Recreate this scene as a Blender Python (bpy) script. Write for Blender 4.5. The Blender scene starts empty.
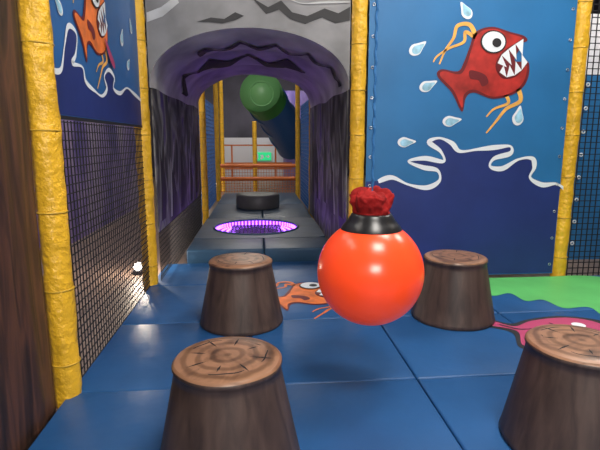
import bpy, bmesh, math, random
from mathutils import Vector, noise
random.seed(3)
S = bpy.context.scene
COL = S.collection
S.view_settings.view_transform = 'Standard'

# ------------------------------------------------------------ materials
def newmat(name):
    m = bpy.data.materials.new(name); m.use_nodes = True
    nt = m.node_tree; b = nt.nodes['Principled BSDF']
    return m, nt, b
def mat(name, c, rough=0.5, bump=0.0, bscale=20, var=0.0, vscale=4, emit=None, est=1.0, metal=0, coat=0, spec=.5):
    m, nt, b = newmat(name)
    b.inputs['Base Color'].default_value = (*c, 1); b.inputs['Roughness'].default_value = rough
    b.inputs['Metallic'].default_value = metal
    b.inputs['Coat Weight'].default_value = coat
    b.inputs['Specular IOR Level'].default_value = spec
    tc = nt.nodes.new('ShaderNodeTexCoord')
    if var > 0:
        n = nt.nodes.new('ShaderNodeTexNoise'); n.inputs['Scale'].default_value = vscale; n.inputs['Detail'].default_value = 4
        nt.links.new(tc.outputs['Object'], n.inputs['Vector'])
        r = nt.nodes.new('ShaderNodeValToRGB')
        r.color_ramp.elements[0].position = .3; r.color_ramp.elements[1].position = .7
        r.color_ramp.elements[0].color = (*[x*(1-var) for x in c], 1)
        r.color_ramp.elements[1].color = (*[min(1, x*(1+var)) for x in c], 1)
        nt.links.new(n.outputs['Fac'], r.inputs['Fac']); nt.links.new(r.outputs['Color'], b.inputs['Base Color'])
    if bump > 0:
        n = nt.nodes.new('ShaderNodeTexNoise'); n.inputs['Scale'].default_value = bscale; n.inputs['Detail'].default_value = 3
        nt.links.new(tc.outputs['Object'], n.inputs['Vector'])
        bp = nt.nodes.new('ShaderNodeBump'); bp.inputs['Strength'].default_value = bump; bp.inputs['Distance'].default_value = .02
        nt.links.new(n.outputs['Fac'], bp.inputs['Height']); nt.links.new(bp.outputs['Normal'], b.inputs['Normal'])
    if emit:
        b.inputs['Emission Color'].default_value = (*emit, 1); b.inputs['Emission Strength'].default_value = est
    return m
def streakmat(name, stops, scale=(6, 6, 1), dist=2.0, rough=.6, nscale=3, bump=.3):
    m, nt, b = newmat(name)
    tc = nt.nodes.new('ShaderNodeTexCoord'); mp = nt.nodes.new('ShaderNodeMapping')
    mp.inputs['Scale'].default_value = scale
    n = nt.nodes.new('ShaderNodeTexNoise'); n.inputs['Scale'].default_value = nscale; n.inputs['Detail'].default_value = 6
    n.inputs['Distortion'].default_value = dist
    r = nt.nodes.new('ShaderNodeValToRGB')
    while len(r.color_ramp.elements) < len(stops): r.color_ramp.elements.new(.5)
    for e, (p, c) in zip(r.color_ramp.elements, stops):
        e.position = p; e.color = (*c, 1)
    nt.links.new(tc.outputs['Object'], mp.inputs['Vector']); nt.links.new(mp.outputs['Vector'], n.inputs['Vector'])
    nt.links.new(n.outputs['Fac'], r.inputs['Fac']); nt.links.new(r.outputs['Color'], b.inputs['Base Color'])
    bp = nt.nodes.new('ShaderNodeBump'); bp.inputs['Strength'].default_value = bump; bp.inputs['Distance'].default_value = .01
    nt.links.new(n.outputs['Fac'], bp.inputs['Height']); nt.links.new(bp.outputs['Normal'], b.inputs['Normal'])
    b.inputs['Roughness'].default_value = rough
    return m

M = {}
M['mat'] = mat('blue_vinyl', (.014, .078, .225), .42, .4, 3.5, .16, 1.5, spec=.35)
M['step'] = mat('dark_blue_vinyl', (.022, .065, .13), .45, .35, 4, .2, 2, spec=.35)
M['yellow'] = mat('yellow_padding', (.74, .42, .022), .42, .8, 26, .16, 8)
M['tie'] = mat('cable_tie', (.5, .3, .02), .4)
M['net'] = mat('black_net_cord', (.008, .008, .012), .8)
M['sky'] = mat('mural_sky_blue', (.018, .15, .37), .5, .25, 2.5, .12, 1.5)
M['skyd'] = mat('mural_left_blue', (.018, .11, .32), .5, .25, 2.5, .15, 1.5)
M['navy'] = mat('mural_navy', (.014, .03, .16), .5, .25, 2.5, .15, 2)
M['white'] = mat('mural_white', (.75, .8, .85), .5)
M['red'] = mat('mural_red', (.42, .025, .02), .5, 0, 1, .45, 6)
M['redd'] = mat('mural_dark_red', (.14, .01, .015), .5)
M['orange'] = mat('mural_orange', (.75, .17, .03), .5, 0, 1, .3, 8)
M['gold'] = mat('mural_gold', (.8, .42, .09), .5, 0, 1, .2, 10)
M['pink'] = mat('mural_pink', (.42, .05, .14), .5)
M['black'] = mat('mural_black', (.012, .012, .016), .6)
M['drop'] = mat('mural_drop', (.3, .55, .7), .5, 0, 1, .4, 12)
M['green'] = mat('mural_green', (.10, .45, .12), .5, .2, 3, .1, 3)
M['grey'] = mat('cave_grey', (.20, .20, .212), .6, .3, 3, .35, 2.2)
M['vault'] = mat('cave_vault_grey', (.50, .50, .50), .6, .3, 3, .35, 2.2)  # cave grey made lighter to stand in for light missing under the vault
M['greyl'] = mat('cave_light_grey', (.44, .45, .47), .6, 0, 1, .2, 4)
M['cave'] = streakmat('cave_mural', [(.38, (.018, .018, .022)), (.46, (.08, .08, .086)), (.56, (.22, .22, .23)), (.62, (.08, .06, .16)), (.70, (.06, .03, .20))], (1.2, 1.2, .8), 1.2, .6, 1.6, .1)
M['bark'] = streakmat('bark_print', [(.3, (.012, .006, .005)), (.5, (.05, .022, .015)), (.62, (.10, .04, .024)), (.75, (.045, .02, .014))], (4, 4, .45), 1.0, .55, 3)
M['stump'] = streakmat('stump_bark', [(.3, (.034, .021, .018)), (.5, (.062, .038, .031)), (.72, (.095, .06, .048))], (6, 6, .6), .5, .48, 3, .15)
M['rubber'] = mat('orange_rubber', (.95, .072, .018), .25, .03, 5, emit=(1, .075, .018), est=.22, spec=.5)  # faint glow put in by emission; the ball is no lamp
M['blackrub'] = mat('black_rubber', (.01, .01, .012), .3)
M['cloth'] = mat('red_cloth', (.26, .010, .010), .85, .5, 30, .35, 14, spec=.2)
M['rope'] = mat('blue_rope', (.012, .12, .33), .7, .5, 60)
M['drum'] = mat('grey_vinyl', (.08, .08, .085), .5, .1, 6, .2, 3)
M['metal'] = mat('eyelet_metal', (.6, .6, .62), .3, metal=1)
M['slideg'] = mat('green_plastic', (.05, .26, .06), .4)
M['slidel'] = mat('pale_green_plastic', (.16, .42, .16), .4)
M['slideb'] = mat('blue_plastic', (.03, .12, .36), .4)
M['lav'] = streakmat('lavender_wall_print', [(.35, (.07, .05, .24)), (.5, (.20, .14, .38)), (.65, (.30, .25, .38))], (1, 1, .4), .8, .7, 1.5)
M['wall'] = mat('dark_wall_paint', (.05, .05, .07), .8, .1, 8, .2, 1)
M['wallback'] = mat('wallback_paint', (.07, .065, .09), .8, .1, 8, .4, .8)
M['ceil'] = mat('ceiling_black', (.03, .03, .035), .9, .1, 8)
M['wood'] = streakmat('wood_floor', [(.3, (.12, .085, .075)), (.6, (.20, .14, .11))], (8, .7, 1), .4, .45, 2, .05)
M['led'] = mat('violet_led', (.4, .1, .9), .5, emit=(.45, .12, 1.0), est=5)
M['violet'] = mat('violet_glow', (.08, .01, .25), .5, emit=(.25, .03, .75), est=.9)
M['lamp'] = mat('lamp_glass', (1, 1, 1), .5, emit=(1, .93, .82), est=9)
M['exit'] = mat('exit_green', (.02, .4, .15), .5, emit=(.02, .7, .25), est=.7)
M['orail'] = mat('orange_padding', (.6, .15, .03), .5, .3, 20)
M['white2'] = mat('white_panel', (.6, .6, .64), .6)

def topmat():
    m, nt, b = newmat('stump_top_rings')
    tc = nt.nodes.new('ShaderNodeTexCoord')
    w = nt.nodes.new('ShaderNodeTexWave'); w.wave_type = 'RINGS'; w.rings_direction = 'Z'
    w.inputs['Scale'].default_value = 5; w.inputs['Distortion'].default_value = 3; w.inputs['Detail'].default_value = 3; w.inputs['Detail Scale'].default_value = 1.2
    r = nt.nodes.new('ShaderNodeValToRGB')
    r.color_ramp.elements[0].color = (.17, .085, .048, 1); r.color_ramp.elements[0].position = .1
    r.color_ramp.elements[1].color = (.30, .155, .09, 1); r.color_ramp.elements[1].position = .6
    n = nt.nodes.new('ShaderNodeTexNoise'); n.inputs['Scale'].default_value = 4; n.inputs['Detail'].default_value = 4; n.inputs['Distortion'].default_value = 1.2
    r2 = nt.nodes.new('ShaderNodeValToRGB')
    r2.color_ramp.elements[0].position = .36; r2.color_ramp.elements[0].color = (.22, .18, .17, 1)
    r2.color_ramp.elements[1].position = .52; r2.color_ramp.elements[1].color = (1, 1, 1, 1)
    mx = nt.nodes.new('ShaderNodeMix'); mx.data_type = 'RGBA'; mx.blend_type = 'MULTIPLY'; mx.inputs[0].default_value = .85
    nt.links.new(tc.outputs['Object'], w.inputs['Vector']); nt.links.new(tc.outputs['Object'], n.inputs['Vector'])
    nt.links.new(w.outputs['Fac'], r.inputs['Fac']); nt.links.new(n.outputs['Fac'], r2.inputs['Fac'])
    nt.links.new(r.outputs['Color'], mx.inputs[6]); nt.links.new(r2.outputs['Color'], mx.inputs[7])
    nt.links.new(mx.outputs[2], b.inputs['Base Color']); b.inputs['Roughness'].default_value = .36
    return m
M['stop'] = topmat()

# ------------------------------------------------------------ mesh helpers
def mk(name, verts, faces, mats, parent=None, loc=(0, 0, 0), smooth=False, fm=None):
    me = bpy.data.meshes.new(name); me.from_pydata([tuple(v) for v in verts], [], faces); me.update()
    for m in (mats if isinstance(mats, (list, tuple)) else [mats]): me.materials.append(m)
    if fm:
        for p, i in zip(me.polygons, fm): p.material_index = i
    if smooth:
        for p in me.polygons: p.use_smooth = True
    o = bpy.data.objects.new(name, me); COL.objects.link(o); o.location = loc
    if parent: o.parent = parent
    return o
def empty(name, loc=(0, 0, 0)):
    e = bpy.data.objects.new(name, None); e.location = loc; e.empty_display_size = .1; COL.objects.link(e); return e
def boxvf(V, F, x0, x1, y0, y1, z0, z1):
    i = len(V)
    V += [(x0, y0, z0), (x1, y0, z0), (x1, y1, z0), (x0, y1, z0), (x0, y0, z1), (x1, y0, z1), (x1, y1, z1), (x0, y1, z1)]
    F += [(i, i+3, i+2, i+1), (i+4, i+5, i+6, i+7), (i, i+1, i+5, i+4), (i+1, i+2, i+6, i+5), (i+2, i+3, i+7, i+6), (i+3, i, i+4, i+7)]
def box(name, x0, x1, y0, y1, z0, z1, m, parent=None, bevel=0):
    V, F = [], []; boxvf(V, F, x0, x1, y0, y1, z0, z1)
    o = mk(name, V, F, m, parent)
    if bevel:
        b = o.modifiers.new('bevel', 'BEVEL'); b.width = bevel; b.segments = 3; b.limit_method = 'ANGLE'
        for p in o.data.polygons: p.use_smooth = True
    return o
def lathe(name, prof, m, parent=None, loc=(0, 0, 0), n=64, fn=None, fmz=None):
    V, F, FM = [], [], []
    for k, (r, z) in enumerate(prof):
        for i in range(n):
            a = 2*math.pi*i/n; rr = r; zz = z
            if fn: rr, zz = fn(r, z, a)
            V.append((rr*math.cos(a), rr*math.sin(a), zz))
    for k in range(len(prof)-1):
        for i in range(n):
            j = (i+1) % n
            F.append((k*n+i, k*n+j, (k+1)*n+j, (k+1)*n+i)); FM.append(fmz(k) if fmz else 0)
    return mk(name, V, F, m, parent, loc, True, FM)
def tube(name, pts, r, m, parent=None, n=16, caps=True, wob=0, seedv=0, fm=None):
    V, F, FM = [], [], []
    pts = [Vector(p) for p in pts]; ref = None
    for k, p in enumerate(pts):
        d = (pts[min(k+1, len(pts)-1)]-pts[max(k-1, 0)]).normalized()
        if ref is None: ref = d.orthogonal().normalized()
        ref = (ref-d*ref.dot(d)).normalized(); q = d.cross(ref)
        for i in range(n):
            a = 2*math.pi*i/n
            rr = r[k] if isinstance(r, list) else r
            if wob:
                rr *= 1+wob*noise.noise(Vector((math.cos(a)*1.6+seedv, math.sin(a)*1.6, (p.z+p.x+p.y)*9)))+wob*.5*noise.noise(Vector((math.cos(a)*4, math.sin(a)*4+seedv, (p.z+p.x+p.y)*28)))
            V.append(p+ref*rr*math.cos(a)+q*rr*math.sin(a))
    for k in range(len(pts)-1):
        for i in range(n):
            j = (i+1) % n; F.append((k*n+i, k*n+j, (k+1)*n+j, (k+1)*n+i)); FM.append(fm(k) if fm else 0)
    if caps:
        F.append(tuple(range(n))[::-1]); F.append(tuple((len(pts)-1)*n+i for i in range(n))); FM += [0, 0]
    return mk(name, V, F, m, parent, smooth=True, fm=FM)
def net(name, o, u, v, w, h, cell=.05, t=.0035, m=None, parent=None):
    o, u, v = Vector(o), Vector(u).normalized(), Vector(v).normalized(); nn = u.cross(v)
    V, F = [], []
    def bar(a, b, side):
        i = len(V)
        for p in (a, b):
            for s1, s2 in ((-1, -1), (1, -1), (1, 1), (-1, 1)): V.append(p+side*s1*t+nn*s2*t)
        F.extend([(i, i+1, i+5, i+4), (i+1, i+2, i+6, i+5), (i+2, i+3, i+7, i+6), (i+3, i, i+4, i+7)])
    k = 0
    while k*cell <= w: bar(o+u*k*cell, o+u*k*cell+v*h, u); k += 1
    k = 0
    while k*cell <= h: bar(o+v*k*cell, o+v*k*cell+u*w, v); k += 1
    return mk(name, V, F, m or M['net'], parent)

def smoothpts(P, closed=True, n=6):
    out = []; N = len(P); rng = range(N) if closed else range(N-1)
    for i in rng:
        g = lambda k: P[k % N] if closed else P[max(0, min(N-1, k))]
        p0, p1, p2, p3 = g(i-1), g(i), g(i+1), g(i+2)
        for s in range(n):
            t = s/n
            out.append(tuple(.5*((2*p1[c])+(-p0[c]+p2[c])*t+(2*p0[c]-5*p1[c]+4*p2[c]-p3[c])*t*t+(-p0[c]+3*p1[c]-3*p2[c]+p3[c])*t**3) for c in (0, 1)))
    if not closed: out.append(P[-1])
    return out
def blob(name, P, mp, m, parent, layer=1, sm=True):
    Q = smoothpts(P) if sm else P
    return mk(name, [mp(a, b, .0025*layer) for a, b in Q], [tuple(range(len(Q)))], m, parent)
def ribbon(name, P, w, mp, m, parent, layer=1, taper=False, even=False):
    Q = smoothpts(P, False, 8) if not even else P; V, F = [], []
    for k, p in enumerate(Q):
        a = Q[max(0, k-1)]; b = Q[min(len(Q)-1, k+1)]
        dx, dy = b[0]-a[0], b[1]-a[1]; L = math.hypot(dx, dy) or 1
        ww = w*(.72+.28*math.sin(k*.31)) if not taper else w*(1-.75*k/len(Q))
        if even: ww = w
        ww *= .5
        V += [mp(p[0]-dy/L*ww, p[1]+dx/L*ww, .0025*layer), mp(p[0]+dy/L*ww, p[1]-dx/L*ww, .0025*layer)]
    for k in range(len(Q)-1): F.append((2*k, 2*k+1, 2*k+3, 2*k+2))
    return mk(name, V, F, m, parent)
def circ(cx, cy, r, ry=None, n=24):
    return [(cx+r*math.cos(2*math.pi*i/n), cy+(ry or r)*math.sin(2*math.pi*i/n)) for i in range(n)]

# artwork units: 1 unit ~ 1 cm on the banner, x right, y down, (0,0) at fish centre
def fish(par, mp, body, dark, fin, L=2):
    ribbon('fin_hair_1', [(-8, -33), (-14, -45), (-26, -44), (-30, -32), (-38, -20), (-44, -6)], 5, mp, fin, par, L, True)
    ribbon('fin_hair_2', [(-6, -30), (-18, -38), (-20, -28), (-34, -22), (-46, -14), (-50, -8)], 4, mp, fin, par, L, True)
    ribbon('fin_hair_3', [(34, 18), (36, 30), (22, 38), (12, 50), (2, 62)], 5, mp, fin, par, L, True)
    ribbon('fin_hair_4', [(20, 22), (24, 32), (10, 38), (2, 46)], 4, mp, fin, par, L, True)
    blob('outline', [(-14, -24), (-8, -38), (8, -43), (26, -38), (40, -34), (43, -29), (34, -26), (20, -17), (14, -4), (20, 5), (30, 4), (43, -9), (45, 2), (40, 15), (28, 24), (8, 28), (-10, 22), (-18, 27), (-22, 41), (-32, 22), (-46, 6), (-42, -1), (-26, 1), (-20, -8)], mp, dark, par, L)
    blob('body', [(-12, -22), (-6, -36), (8, -41), (26, -36), (38, -32), (33, -28), (18, -18), (11, -4), (18, 8), (32, 6), (42, -5), (42, 3), (38, 13), (27, 22), (8, 26), (-10, 19), (-20, 24), (-22, 37), (-30, 20), (-43, 6), (-40, 1), (-24, 4), (-17, -6)], mp, body, par, L+1)
    blob('mouth', [(40, -30), (32, -27), (19, -18), (12, -4), (19, 7), (32, 5), (43, -8), (30, -10)], mp, M['redd'], par, L+2)
    for i, (a, b, c) in enumerate([((39, -31), (31, -26), (38, -15)), ((31, -26), (24, -21), (32, -10)), ((24, -21), (17, -15), (27, -5)), ((17, -15), (13, -7), (22, -3)),
                                   ((43, -8), (37, 0), (37, -16)), ((37, 0), (30, 5), (31, -9)), ((30, 5), (22, 7), (25, -5)), ((22, 7), (15, 2), (19, -5))]):
        blob('tooth_%d' % i, [a, b, c], mp, M['white'], par, L+3, False)
    blob('side_fin', [(-14, 0), (0, 4), (4, 12), (-2, 16), (-6, 10), (-14, 8)], mp, dark, par, L+2)
    blob('eye_rim', circ(9, -28, 13, 11.5), mp, M['black'], par, L+4, False)
    blob('eye_white', circ(9, -28, 11.5, 10.2), mp, M['white'], par, L+5, False)
    blob('pupil', circ(12, -27, 4.5), mp, M['black'], par, L+6, False)
def drop(par, mp, x, y, s, ang, L=2):
    P = [(0, -1.1), (.35, -.4), (.6, .25), (.4, .8), (0, 1), (-.4, .8), (-.6, .25), (-.35, -.4)]
    def rot(k, ox=0): return [(x+s*((a*k+ox)*math.cos(ang)-b*k*math.sin(ang)), y+s*((a*k+ox)*math.sin(ang)+b*k*math.cos(ang))) for a, b in P]
    blob('drop_rim', rot(1.0), mp, M['white'], par, L)
    blob('drop', rot(.72, .08), mp, M['drop'], par, L+1)

# ------------------------------------------------------------ room shell
box('floor', -5, 8, -4, 20, -.2, -.06, M['wood'])
box('ceiling', -5, 8, -4, 20, 5, 5.1, M['ceil'])
box('wall_left', -5.1, -5, -4, 20, -.06, 5, M['wall'])
box('wall_right', 8, 8.1, -4, 20, -.06, 5, M['wall'])
box('wall_back', -5, 8, 20, 20.1, -.06, 5, M['wallback'])
box('wall_front', -5, 8, -4.1, -4, -.06, 5, M['wall'])

# ------------------------------------------------------------ mats
xs = [-1.09, -.08, .92, 1.95, 3.0, 3.75]; ys = [-1.4, -.4, .6, 1.6, 2.6, 3.62, 4.62, 5.48]
V, F = [], []
for i in range(len(xs)-1):
    for j in range(len(ys)-1):
        g = .003
        if ys[j] > 4.6 and xs[i] > .9: continue
        boxvf(V, F, xs[i]+g, xs[i+1]-g, ys[j]+g, ys[j+1]-g, -.06, 0)
fm_ = mk('foam_floor_mat', V, F, M['mat'], smooth=True)
b = fm_.modifiers.new('b', 'BEVEL'); b.width = .014; b.segments = 3; b.limit_method = 'ANGLE'

# raised platform in the tunnel
V, F = [], []
for (a, c) in [(-.86, .04), (.04, .86)]:
    for (d, e) in [(5.5, 6.15), (7.8, 9.6), (9.6, 11.6)]:
        boxvf(V, F, a+.003, c-.003, d+.003, e-.003, -.06, .15)
p = mk('raised_foam_platform', V, F, M['step'], smooth=True)
b = p.modifiers.new('b', 'BEVEL'); b.width = .02; b.segments = 3; b.limit_method = 'ANGLE'
N = 64; V, F = [], []
cx, cy, R = -.06, 6.97, .60
x0, x1, y0, y1 = -.857, .857, 6.153, 7.797
for i in range(N):
    a = 2*math.pi*i/N; c, s = math.cos(a), math.sin(a)
    t = min(((x1-cx) if c > 0 else (cx-x0))/max(abs(c), 1e-6), ((y1-cy) if s > 0 else (cy-y0))/max(abs(s), 1e-6))
    V += [(cx+R*c, cy+R*s, .15), (cx+t*c, cy+t*s, .15), (cx+R*c, cy+R*s, -.05), (cx+t*c, cy+t*s, -.05)]
for i in range(N):
    j = (i+1) % N; a, b2 = 4*i, 4*j
    F += [(a, a+1, b2+1, b2), (a, b2, b2+2, a+2), (a+1, a+3, b2+3, b2+1)]
tr = empty('light_up_trampoline', (cx, cy, .15))
mk('pit_surround', V, F, M['step'], p)
def torus(name, R, r, m, loc, par=None, n=64, k=12, z0=0):
    V, F = [], []
    for i in range(n):
        a = 2*math.pi*i/n
        for j in range(k):
            bb = 2*math.pi*j/k; rr = R+r*math.cos(bb)
            V.append((rr*math.cos(a), rr*math.sin(a), z0+r*math.sin(bb)))
    for i in range(n):
        for j in range(k):
            F.append((i*k+j, ((i+1) % n)*k+j, ((i+1) % n)*k+(j+1) % k, i*k+(j+1) % k))
    return mk(name, V, F, m, par, loc, True)
torus('rim', .61, .018, M['step'], (0, 0, 0), tr)
lathe('well', [(.0, -.07), (.3, -.07), (.59, -.07), (.59, -.005)], M['violet'], tr)
V, F = [], []
for ring, cnt, z in ((.575, 64, -.02), (.575, 64, -.05), (.5, 56, -.06), (.42, 48, -.06), (.34, 40, -.06)):
    for i in range(cnt):
        a = 2*math.pi*i/cnt; x, y = ring*math.cos(a), ring*math.sin(a)
        boxvf(V, F, x-.011, x+.011, y-.011, y+.011, z-.011, z+.011)
mk('led_dots', V, F, M['led'], tr)
net('bed_net', (-.36, -.36, -.04), (1, 0, 0), (0, 1, 0), .72, .72, .06, .004, M['net'], tr)

dr = lathe('grey_foam_drum', [(0, .15), (.4, .15), (.41, .17), (.41, .38), (.39, .405), (.3, .41), (0, .412)], M['drum'], None, (-.04, 9.1, 0))

# ------------------------------------------------------------ posts
def post(x, y, z0=-.06, z1=3.1, r=.072, nm='padded_post'):
    e = empty(nm, (x, y, z0))
    n = int((z1-z0)/.035)
    pts = [(0, 0, (z1-z0)*k/n) for k in range(n+1)]
    tube('padding', pts, r, M['yellow'], e, 24, True, .11, random.random()*50)
    z = .25
    while z < z1-z0:
        torus('tie', r*1.0, .006, M['tie'], (0, 0, z), e, 20, 6); z += .42
    return e
for (x, y) in [(-1.09, 2.6), (-1.09, 4.7), (.955, 4.7), (3.15, 4.7), (3.15, 2.6)]: post(x, y)
for (x, y) in [(-.955, 8.46), (.92, 8.46), (-1.0, 11.75), (.93, 11.75)]: post(x, y, -.06, 3.1, .055)
for (x, y) in [(-1.05, 14.0), (-.12, 13.2)]: post(x, y, -.06, 3.4 if x < -1 else 1.9, .06)
def beam(p0, p1, r=.07):
    p0, p1 = Vector(p0), Vector(p1); n = max(4, int((p1-p0).length/.06)); e = empty('padded_beam', p0)
    tube('padding', [(p1-p0)*k/n for k in range(n+1)], r, M['yellow'], e, 16, True, .11, random.random()*50)
beam((-1.2, 2.6, 3.19), (3.2, 2.6, 3.19)); beam((-1.2, 4.7, 3.19), (3.2, 4.7, 3.19))
beam((-1.2, 8.46, 3.19), (1.0, 8.46, 3.19)); beam((-1.2, 11.75, 3.19), (1.0, 11.75, 3.19))

# ------------------------------------------------------------ right banner with red fish
rb = empty('fish_mural_banner', (0, 4.66, 0))
box('sheet', 1.04, 3.06, 0.0, .012, .02, 3.08, M['sky'], rb)
def mpR(x, y, off):
    X = 1.096+.000266*y+(x-375)*(.00981+3.9e-6*y)
    Z = 2.69-.008696*y-3.51e-6*y*y+(x-375)*(.00023-1.78e-6*y)
    return (X, -off, Z)
splash = [(377, 181), (390, 177), (406, 184), (424, 187), (436, 180), (434, 170), (420, 167), (406, 161), (422, 158), (440, 161), (437, 151), (426, 142), (436, 138), (448, 143), (456, 151), (474, 149), (492, 147), (506, 146), (506, 153), (490, 158), (486, 166), (498, 168), (514, 159), (528, 158), (530, 167), (526, 177), (538, 184), (552, 183), (561, 188)]
sea = smoothpts(splash, False, 6)
Vs = [mpR(a, b_, .0025) for a, b_ in sea]; Vs[0] = (1.045, -.0025, Vs[0][2]); Vs[-1] = (3.055, -.0025, Vs[-1][2])
Vs += [(3.055, -.0025, .03), (1.045, -.0025, .03)]
mk('sea', Vs, [tuple(range(len(Vs)))], M['navy'], rb)
ribbon('splash_line', splash, 5.0, mpR, M['white'], rb, 2)
fish(rb, lambda a, b_, o: mpR(480+a, 71+b_, o), M['red'], M['redd'], M['gold'])
for (x, y, s, an) in [(462, 12, 9, -.5), (415, 49, 9.5, .9), (425, 86, 9, 1.1), (448, 121, 9, 1.4), (404, 142, 8.5, 1.5), (514, 116, 9.5, .2)]:
    drop(rb, mpR, x, y, s, an)
for k in range(11):
    for x in (1.08, 3.02):
        o = torus('eyelet', .012, .004, M['metal'], (x, -.004, .12+k*.28), rb, 16, 6); o.rotation_euler = (math.pi/2, 0, 0)

# ------------------------------------------------------------ left mural + net
lb = empty('orange_fish_mural_banner', (-1.08, 0, 0))
box('sheet', -.006, .006, 2.68, 4.62, 1.53, 3.08, M['skyd'], lb)
mpL = lambda a, b_, o: (.006+o, a, b_)
sl = [(2.69, 1.76), (2.82, 1.78), (2.9, 1.92), (2.98, 2.04), (3.1, 2.02), (3.06, 1.9), (3.0, 1.84), (3.16, 1.84), (3.2, 1.76), (3.35, 1.72), (3.5, 1.7), (3.62, 1.76), (3.58, 1.84), (3.7, 1.9), (3.82, 1.86), (3.78, 1.78), (3.95, 1.76), (4.15, 1.82), (4.35, 1.8), (4.61, 1.76)]
Q = smoothpts(sl, False, 6)+[(4.61, 1.54), (2.69, 1.54)]
mk('sea', [mpL(a, b_, .0025) for a, b_ in Q], [tuple(range(len(Q)))], M['navy'], lb)
ribbon('splash_line', sl, .032, mpL, M['white'], lb, 2)
fish(lb, lambda a, b_, o: mpL(3.40+a*.0072, 2.15-b_*.0066, o), M['orange'], M['redd'], M['gold'])
blob('tongue', [(3.60, 2.10), (3.70, 2.04), (3.80, 1.96), (3.78, 1.92), (3.68, 1.98)], mpL, M['pink'], lb, 8)
for (x, y, s, an) in [(2.82, 2.3, .07, .5), (2.86, 2.12, .06, .9), (4.1, 2.2, .07, -.4), (4.25, 2.02, .06, -.8), (4.4, 2.35, .06, .3)]:
    drop(lb, mpL, x, y, -s, an)
box('bottom_hem', -.008, .01, 2.68, 4.62, 1.515, 1.535, M['black'], lb)
net('side_safety_net', (-1.08, 2.68, 0.0), (0, 1, 0), (0, 0, 1), 1.94, 1.51, .05, .003)

# ------------------------------------------------------------ bark panel foreground
V, F = [], []; ny, nz = 120, 80
for i in range(ny+1):
    for j in range(nz+1):
        y = -2.0+4.5*i/ny; z = -.06+3.1*j/nz
        d = .03*noise.noise(Vector((y*3.2, z*.5, 0)))+.014*noise.noise(Vector((y*11, z*1.2, 4)))
        V.append((-1.15+d, y, z))
for i in range(ny):
    for j in range(nz):
        a = i*(nz+1)+j; F.append((a, a+nz+1, a+nz+2, a+1))
tp = mk('tree_bark_panel', V, F, M['bark'], smooth=True)
sd = tp.modifiers.new('s', 'SOLIDIFY'); sd.thickness = .03; sd.offset = 1

# ------------------------------------------------------------ cave tunnel
cave = empty('cave_tunnel', (0, 4.7, 0))
XL, XR = -1.0, .865
xc, hw = (XL+XR)/2, (XR-XL)/2
def arc(t, y=0):
    k = min(1, max(0, y)/3.6)
    zp = 2.42+.06*k
    zs = 1.88+.04*k
    return (xc-hw*math.cos(math.pi*t), zs+(zp-zs)*math.sin(math.pi*t)**.9)
N = 48; V = []; F = []
for i in range(N+1):
    x, z = arc(i/N); V += [(x, -.02, z), (x, -.02, 3.1)]
for i in range(N): F.append((2*i, 2*i+2, 2*i+3, 2*i+1))
mk('arch_front', V, F, M['grey'], cave)
def sag(x, y, t):
    return (.03*noise.noise(Vector((x*2, y*1.5, 1)))-.07*abs(math.sin(math.pi*y/1.2))*math.sin(math.pi*t))*(0 if y <= 0 else 1)
V, F = [], []
for k in range(37):
    y = 3.6*k/36
    for i in range(N+1):
        x, z = arc(i/N, y)
        V.append((x, y-.02, z+sag(x, y, i/N)))
for k in range(36):
    for i in range(N): a = k*(N+1)+i; F.append((a, a+1, a+N+2, a+N+1))
mk('vault', V, F, M['vault'], cave, smooth=True)
def band(name, f0, f1, m, t0, t1, off=.014, n=140):
    V, F = [], []
    for i in range(n+1):
        t = t0+(t1-t0)*i/n; a, b_ = f0(t), f1(t)
        for q in range(9):
            y = min(3.58, max(0, a+(b_-a)*q/8)); x, z = arc(t, y+.02); z += sag(x, y+.02, t)
            dx, dz = xc-x, 1.2-z; L = math.hypot(dx, dz); V.append((x+dx/L*off, y, z+dz/L*off))
    for i in range(n):
        for q in range(8): F.append((i*9+q, i*9+q+1, i*9+q+10, i*9+q+9))
    mk(name, V, F, m, cave)
def jag(t, s, amp, base, sd):
    ph = (t*s+sd) % 1; k = int(t*s+sd); r = (math.sin(k*12.9+sd*7)*43758.5) % 1
    return base+amp*(1-abs(ph-.5)*2)*(.3+r)
f_a = lambda t: jag(t, 8, .3, .30, .3)
f_b = lambda t: f_a(t)+.02+max(0, jag(t, 9, .22, .03, .7))
band('rock_crack', f_a, f_b, M['black'], .3, .96, .015)
g_a = lambda t: jag(t, 6, .4, 1.3, .1)
g_b = lambda t: g_a(t)+.25+.2*math.sin(t*23)
band('rock_crack_rear', g_a, g_b, M['black'], .05, .75, .015)
mpF = lambda a, b_, o: (a, -.02-o, b_)
blob('crack_a', [(-.05, 2.68), (.1, 2.60), (.22, 2.66), (.32, 2.56), (.46, 2.53), (.62, 2.60), (.75, 2.56), (.86, 2.62), (.86, 2.50), (.72, 2.47), (.6, 2.52), (.44, 2.46), (.3, 2.50), (.2, 2.58), (.08, 2.54)], mpF, M['black'], cave, 2, False)
blob('crack_b', [(.1, 2.9), (.4, 2.76), (.55, 2.70), (.7, 2.74), (.86, 2.68), (.86, 2.8), (.6, 2.84)], mpF, M['black'], cave, 2, False)
blob('crack_c', [(-.99, 2.45), (-.85, 2.5), (-.7, 2.62), (-.72, 2.68), (-.86, 2.58), (-.99, 2.53)], mpF, M['greyl'], cave, 2, False)
blob('crack_d', [(-.55, 2.46), (-.42, 2.5), (-.3, 2.49), (-.2, 2.55), (-.12, 2.52), (-.2, 2.48), (-.32, 2.45), (-.44, 2.46)], mpF, M['black'], cave, 2, False)
ribbon('crack_line', [(-.1, 2.74), (.2, 2.71), (.4, 2.64), (.6, 2.65), (.86, 2.66)], .018, mpF, M['greyl'], cave, 3)
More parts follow.
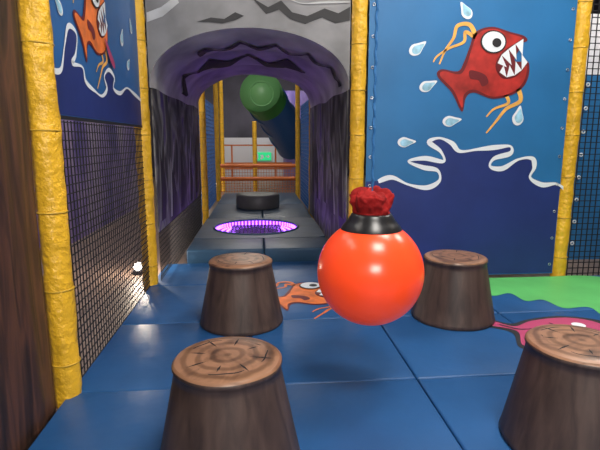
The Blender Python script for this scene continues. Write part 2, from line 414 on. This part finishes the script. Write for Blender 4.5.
box('side_sheet_left', XL-.012, XL, .08, 3.6, .5, 1.94, M['cave'], cave)
box('side_sheet_right', XR, XR+.012, .08, 3.6, .15, 1.94, M['cave'], cave)
mpTL = lambda a, b_, o: (XL+o, a, b_); mpTR = lambda a, b_, o: (XR-o, a, b_)
for i, (a0, z0, h) in enumerate([(.35, .6, 1.1), (.95, .55, .9), (1.6, .6, 1.2), (2.4, .55, 1.0), (3.0, .6, 1.2)]):
    for mpX, nm in ((mpTL, 'l'), (mpTR, 'r')):
        P = [(a0-.2, z0), (a0+.1, z0), (a0+.22, z0+.3*h), (a0+.12, z0+.55*h), (a0+.2, z0+h), (a0-.02, z0+.6*h), (a0-.1, z0+.75*h), (a0-.12, z0+.35*h)]
        blob('rock_spike_%s_%d' % (nm, i), P, mpX, M['greyl'] if i % 2 else M['grey'], cave, 1, False)
        blob('rock_black_%s_%d' % (nm, i), [(a*.8+a0*.2+.02, b_*.9+z0*.1-.01) for a, b_ in P], mpX, M['black'], cave, 2, False)  # black print on the spikes, part of the cave mural
net('tunnel_safety_net', (-1.006, 4.8, -.06), (0, 1, 0), (0, 0, 1), 3.5, .55, .05, .003)
net('corridor_safety_net', (-1.04, 8.58, 0), (0, 1, 0), (0, 0, 1), 3.0, 2.2, .08, .004, M['slideb'])
net('corridor_safety_net', (.99, 8.58, 0), (0, 1, 0), (0, 0, 1), 3.0, 2.2, .08, .004, M['slideb'])

# ------------------------------------------------------------ stumps
def stump(x, y, rt=.235, rb_=.315, h=.5, rot=0):
    e = empty('tree_stump_seat', (x, y, 0)); e.rotation_euler = (0, 0, rot)
    prof = [(rb_*.97, .0), (rb_, .012)]
    for k in range(1, 14):
        t = k/14; prof.append((rb_+(rt-rb_)*t, h*.93*t))
    prof += [(rt+.002, h*.93), (rt+.006, h*.935), (rt+.009, h*.95), (rt+.008, h*.975), (rt-.002, h*.993)]
    def fn(r, z, a):
        w = 1+.014*noise.noise(Vector((math.cos(a)*2.2, math.sin(a)*2.2, z*1.5+x)))
        return r*w, z
    lathe('trunk', prof, [M['stump'], M['stop']], e, n=72, fn=fn, fmz=lambda k: 1 if k >= len(prof)-2 else 0)
    t2 = [(rt-.002, 0), (rt-.02, .006), (rt*.8, .009), (rt*.5, .01), (rt*.2, .011), (0.0, .011)]
    def fn2(r, z, a):
        w = 1+.014*noise.noise(Vector((math.cos(a)*2.2, math.sin(a)*2.2, .993*h*1.5+x)))
        return r*w, z
    lathe('sawn_top', t2, M['stop'], e, (0, 0, h*.993), 72, fn2)
    zt = h+.0068
    def wring(rr, w, sd, gap):
        n = 72
        for g0 in range(gap):
            V, F = [], []
            i0 = int(n*g0/gap)+2; i1 = int(n*(g0+1)/gap)-2
            for i in range(i0, i1+1):
                a = 2*math.pi*i/n; q = rr*(1+.07*math.sin(a*3+sd)+.03*math.sin(a*8+sd)); ww = w*(.3+.7*abs(math.sin(a*gap/2)))
                V += [((q-ww)*math.cos(a), (q-ww)*math.sin(a), zt-.001), ((q+ww)*math.cos(a), (q+ww)*math.sin(a), zt-.001)]
            for i in range(i1-i0): F.append((2*i, 2*i+1, 2*i+3, 2*i+2))
            mk('growth_ring', V, F, M['black'], e)
    wring(rt*.25, .004, x, 3); wring(rt*.45, .005, x+1, 4); wring(rt*.72, .004, x+2, 5)
    for i in range(8):
        a = 2*math.pi*i/8+.3+x; l0 = rt*.42; l1 = rt*(.7+.25*((i*37) % 5)/5)
        ca, sa = math.cos(a), math.sin(a); w = .005; lm = (l0+l1)/2
        mk('crack', [(l0*ca, l0*sa, zt), (lm*ca-sa*w, lm*sa+ca*w, zt), (l1*ca, l1*sa, zt-.001), (lm*ca+sa*w, lm*sa-ca*w, zt)], [(0, 3, 2, 1)], M['black'], e)
stump(-.145, 1.92, .222, .315, .5, .4)
stump(-.155, 3.62, .235, .325, .5, 2)
stump(1.535, 3.58, .235, .325, .5, 4)
stump(1.445, 1.94, .222, .315, .5, 5)

# ------------------------------------------------------------ hanging ball
pb = empty('hanging_punch_ball', (.618, 2.6, .663))
R = .3
prof = [(0.0001, -R)]
for k in range(1, 44):
    a = -math.pi/2+math.pi*.86*k/43; prof.append((R*math.cos(a), R*math.sin(a)*1.0))
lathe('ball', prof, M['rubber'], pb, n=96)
pr = [(.170, .250), (.160, .268), (.145, .285), (.132, .30), (.122, .318), (.114, .33), (.108, .338), (.1, .34), (.02, .34)]
lathe('neck_collar', pr, M['blackrub'], pb, n=64)
pk = []
for k in range(34):
    t = k/33
    r = .092+.028*math.sin(t*math.pi*.8) if t < .75 else .109*math.sqrt(max(0, 1-((t-.75)/.25)**2))*.98+.001
    pk.append((r, .325+.15*t))
def crump(r, z, a):
    t = (z-.325)/.15
    fold = 1-abs(math.sin(a*3.5+2.5*t+noise.noise(Vector((math.cos(a), math.sin(a), z*8)))*2))
    w = .97+.12*fold*(.3+t*.7)+.24*noise.noise(Vector((math.cos(a)*2, math.sin(a)*2, z*13)))+.08*noise.noise(Vector((math.cos(a)*5, math.sin(a)*5, z*30)))
    return r*w, z+.035*t*noise.noise(Vector((math.cos(a)*2.5+4, math.sin(a)*2.5, 2+r*10)))+.015*t*math.sin(a*2+.5)-.015*t*(1-min(1, r/.08))
lathe('cloth_knot', pk, M['cloth'], pb, n=96, fn=crump)
torus('cloth_binding', .095, .007, M['cloth'], (0, 0, .342), pb, 40, 8)
n = 160; z1 = 3.12-.663
tube('rope', [(.003*math.sin(k*.9), .003*math.cos(k*.9), .40+(z1-.40)*k/n) for k in range(n+1)], .008, M['rope'], pb, 8)

# ------------------------------------------------------------ floor murals
mpG = lambda a, b_, o: (a, b_, o)
g = empty('floor_mural_seaweed', (0, 0, 0))
blob('seaweed', [(2.02, 4.58), (2.3, 4.6), (2.9, 4.6), (3.45, 4.58), (3.7, 4.2), (3.5, 3.6), (3.0, 3.3), (2.75, 3.4), (2.78, 3.68), (2.55, 3.68), (2.5, 3.9), (2.33, 3.88), (2.3, 4.1), (2.1, 4.05), (2.1, 4.35), (1.9, 4.4)], mpG, M['green'], g)
of = empty('floor_mural_orange_fish', (0, 0, 0))
fish(of, lambda a, b_, o: mpG(.40+a*.0085, 4.20-b_*.0095, o), M['orange'], M['redd'], M['orange'], 1)
pf = empty('floor_mural_pink_fish', (0, 0, 0))
def mpP(a, b_, o): return (a-.08, b_+.06, o)
blob('outline', [(1.78, 3.30), (1.88, 3.42), (2.0, 3.32), (2.2, 3.40), (2.5, 3.44), (2.75, 3.3), (2.7, 3.0), (2.3, 2.9), (2.05, 3.05), (1.98, 2.85), (1.84, 2.9), (1.92, 3.15)], mpP, M['black'], pf, 1)
blob('body', [(1.83, 3.30), (1.89, 3.37), (2.0, 3.26), (2.2, 3.36), (2.5, 3.40), (2.68, 3.28), (2.64, 3.04), (2.3, 2.95), (2.06, 3.1), (1.95, 2.91), (1.88, 2.94), (1.97, 3.17)], mpP, M['pink'], pf, 2)
blob('eye', circ(2.5, 3.24, .05), mpP, M['white'], pf, 3, False)
ribbon('tail_ray', [(1.9, 3.3), (2.0, 3.2), (2.1, 3.2)], .02, mpP, M['black'], pf, 3)
ribbon('gill_line', [(2.3, 3.3), (2.34, 3.18), (2.3, 3.05)], .02, mpP, M['black'], pf, 3)

# ------------------------------------------------------------ background things
sl_ = empty('tube_slide', (.34, 2.1, 0))
P = []
for k in range(31):
    t = k/30; P.append((-.25+1.1*t**1.3+.15*math.sin(t*3), 12.9+2.3*t, 2.78-1.55*t**1.1))
tube('chute', P, .6, [M['slideg'], M['slideb']], sl_, 32, False, fm=lambda k: 0 if k < 6 else 1)
for k in (0, 6, 14, 22):
    tube('flange', [Vector(P[k])-Vector((0, .04, 0)), Vector(P[k])+Vector((0, .04, 0))], .645, M['slidel'] if k == 0 else M['slideb'], sl_, 32)
blob('end_cap', circ(-.25, 2.78, .6), lambda a, b_, o: (a, 12.88-o, b_), M['slideg'], sl_, 1, False)
o = torus('end_cap_ring', .36, .03, M['slidel'], (-.25, 12.86, 2.78), sl_, 40, 8); o.rotation_euler = (math.pi/2, 0, 0)
for z in (.42, .75):
    e = empty('padded_rail', (-1.08, 12.6, z)); tube('padding', [(2.03*k/30, 0, 0) for k in range(31)], .05, M['orail'], e, 14, True, .1, z)
net('rail_net', (-1.08, 12.67, -.06), (1, 0, 0), (0, 0, 1), 2.03, .8, .07, .005, M['orail'])
V, F = [], []
for x in (-1.0, -.2, .6): boxvf(V, F, x-.03, x+.03, 17.9, 17.96, -.06, 1.2)
for z in (.35, .55, 1.2): boxvf(V, F, -1.4, 1.2, 17.88, 17.9, z, z+.05)
mk('orange_barrier', V, F, M['orail'])
box('play_panel_white', -1.4, 1.6, 18.5, 18.55, -.06, 1.5, M['white2'])
box('play_panel_purple', .9, 2.2, 18.2, 18.25, -.06, 3.2, M['lav'])
ex = empty('exit_sign', (.14, 18.44, .80))
box('housing', -.31, .31, 0, .06, -.15, .15, M['exit'], ex)
for nm, P in (('runner', [(-.12, -.1), (-.07, -.02), (-.1, .05), (0, .07), (.02, .0), (.05, -.1), (0, -.04), (-.04, -.12)]), ('arrow', [(.1, .02), (.18, .02), (.18, .07), (.26, 0), (.18, -.07), (.18, -.02), (.1, -.02)]), ('door', [(-.26, -.1), (-.18, -.1), (-.18, .1), (-.26, .1)])):
    blob(nm, P, lambda a, b_, o: (a, -o, b_), M['white'], ex, 1, False)
box('printed_partition', -2.75, -2.7, 1.5, 12, -.06, 3.2, M['lav'])
def bulb(x, y, p=9, s=1.0):
    e = empty('floor_uplight', (x, y, -.06))
    box('housing', -.05, .05, -.05, .05, 0, .04, M['wall'], e)
    r = .045*s
    lathe('globe', [(max(.0001, r*math.cos(a)), .04+r*.8+r*math.sin(a)) for a in [math.radians(-60+15*k) for k in range(11)]], M['lamp'], e, n=24)
    l = bpy.data.lights.new('up', 'POINT'); l.energy = p; l.color = (1, .84, .66); l.shadow_soft_size = .04
    o = bpy.data.objects.new('uplight_lamp', l); COL.objects.link(o); o.location = (.0, 0, .26); o.parent = e
bulb(-1.36, 5.3, 34, 1.1); bulb(-1.5, 12.9, 15)
# beyond the right banner
net('right_safety_net', (3.25, 4.7, -.06), (1, 0, 0), (0, 0, 1), 2.0, 3.1, .06, .004)
pp = empty('laced_blue_sheet', (0, 5.5, 0))
box('sheet', 3.78, 5.2, 0, .02, -.06, 2.15, M['sky'], pp)
for k in range(8):
    o = torus('eyelet', .018, .007, M['white'], (3.83, -.01, .15+k*.27), pp, 16, 6); o.rotation_euler = (math.pi/2, 0, 0)
box('white_partition_sheet', 3.6, 5.2, 6.2, 6.22, -.06, 3.0, M['white2'])
post(3.35, 7.5, -.06, 3.1, .07)

# ------------------------------------------------------------ lights
def lamp(x, y, z, sx, sy, p, c=(1, .96, .9), rot=(0, 0, 0), hang=True):
    e = empty('ceiling_or_fill_light', (x, y, z)); e.rotation_euler = rot
    box('diffuser', -sx/2, sx/2, -sy/2, sy/2, .03, .06, M['lamp'], e)
    l = bpy.data.lights.new('area', 'AREA'); l.shape = 'RECTANGLE'; l.size = sx; l.size_y = sy; l.energy = p; l.color = c
    o = bpy.data.objects.new('area_lamp', l); COL.objects.link(o); o.location = (0, 0, 0); o.parent = e
lamp(1.2, .9, 4.4, 1.2, 1.2, 105)
lamp(2.2, 3.2, 4.4, 1.2, .8, 58)
lamp(.5, -2.6, 2.7, 1.6, .9, 155, rot=(math.radians(78), 0, math.radians(-3)))  # added fill behind the camera, tilted forward to light the tunnel
lamp(-2.0, 6.5, 4.4, .6, 3, 60)
lamp(-2.0, 3.0, 4.4, .6, 2, 22)
lamp(0, 11.9, 4.4, 1.6, 1.0, 45)
lamp(0, 17.2, 4.4, 2, 1, 100)
lamp(4.6, 4.6, 4.4, 1, 1, 80)  # added to brighten the blue sheet beyond the banner
l = bpy.data.lights.new('violet', 'POINT'); l.energy = 1.0; l.color = (.5, .15, 1); l.shadow_soft_size = .3
o = bpy.data.objects.new('violet_glow_lamp', l); COL.objects.link(o); o.location = (0, 0, .25); o.parent = tr
w = bpy.data.worlds.new('W'); S.world = w; w.use_nodes = True
w.node_tree.nodes['Background'].inputs[0].default_value = (.5, .55, .7, 1); w.node_tree.nodes['Background'].inputs[1].default_value = .25

# ------------------------------------------------------------ camera
c = bpy.data.cameras.new('cam'); c.lens = 28.8; c.sensor_width = 36
co = bpy.data.objects.new('camera', c); COL.objects.link(co)
co.location = (0, 0, 1.4); co.rotation_euler = (math.radians(80), 0, math.radians(-4.8)); S.camera = co
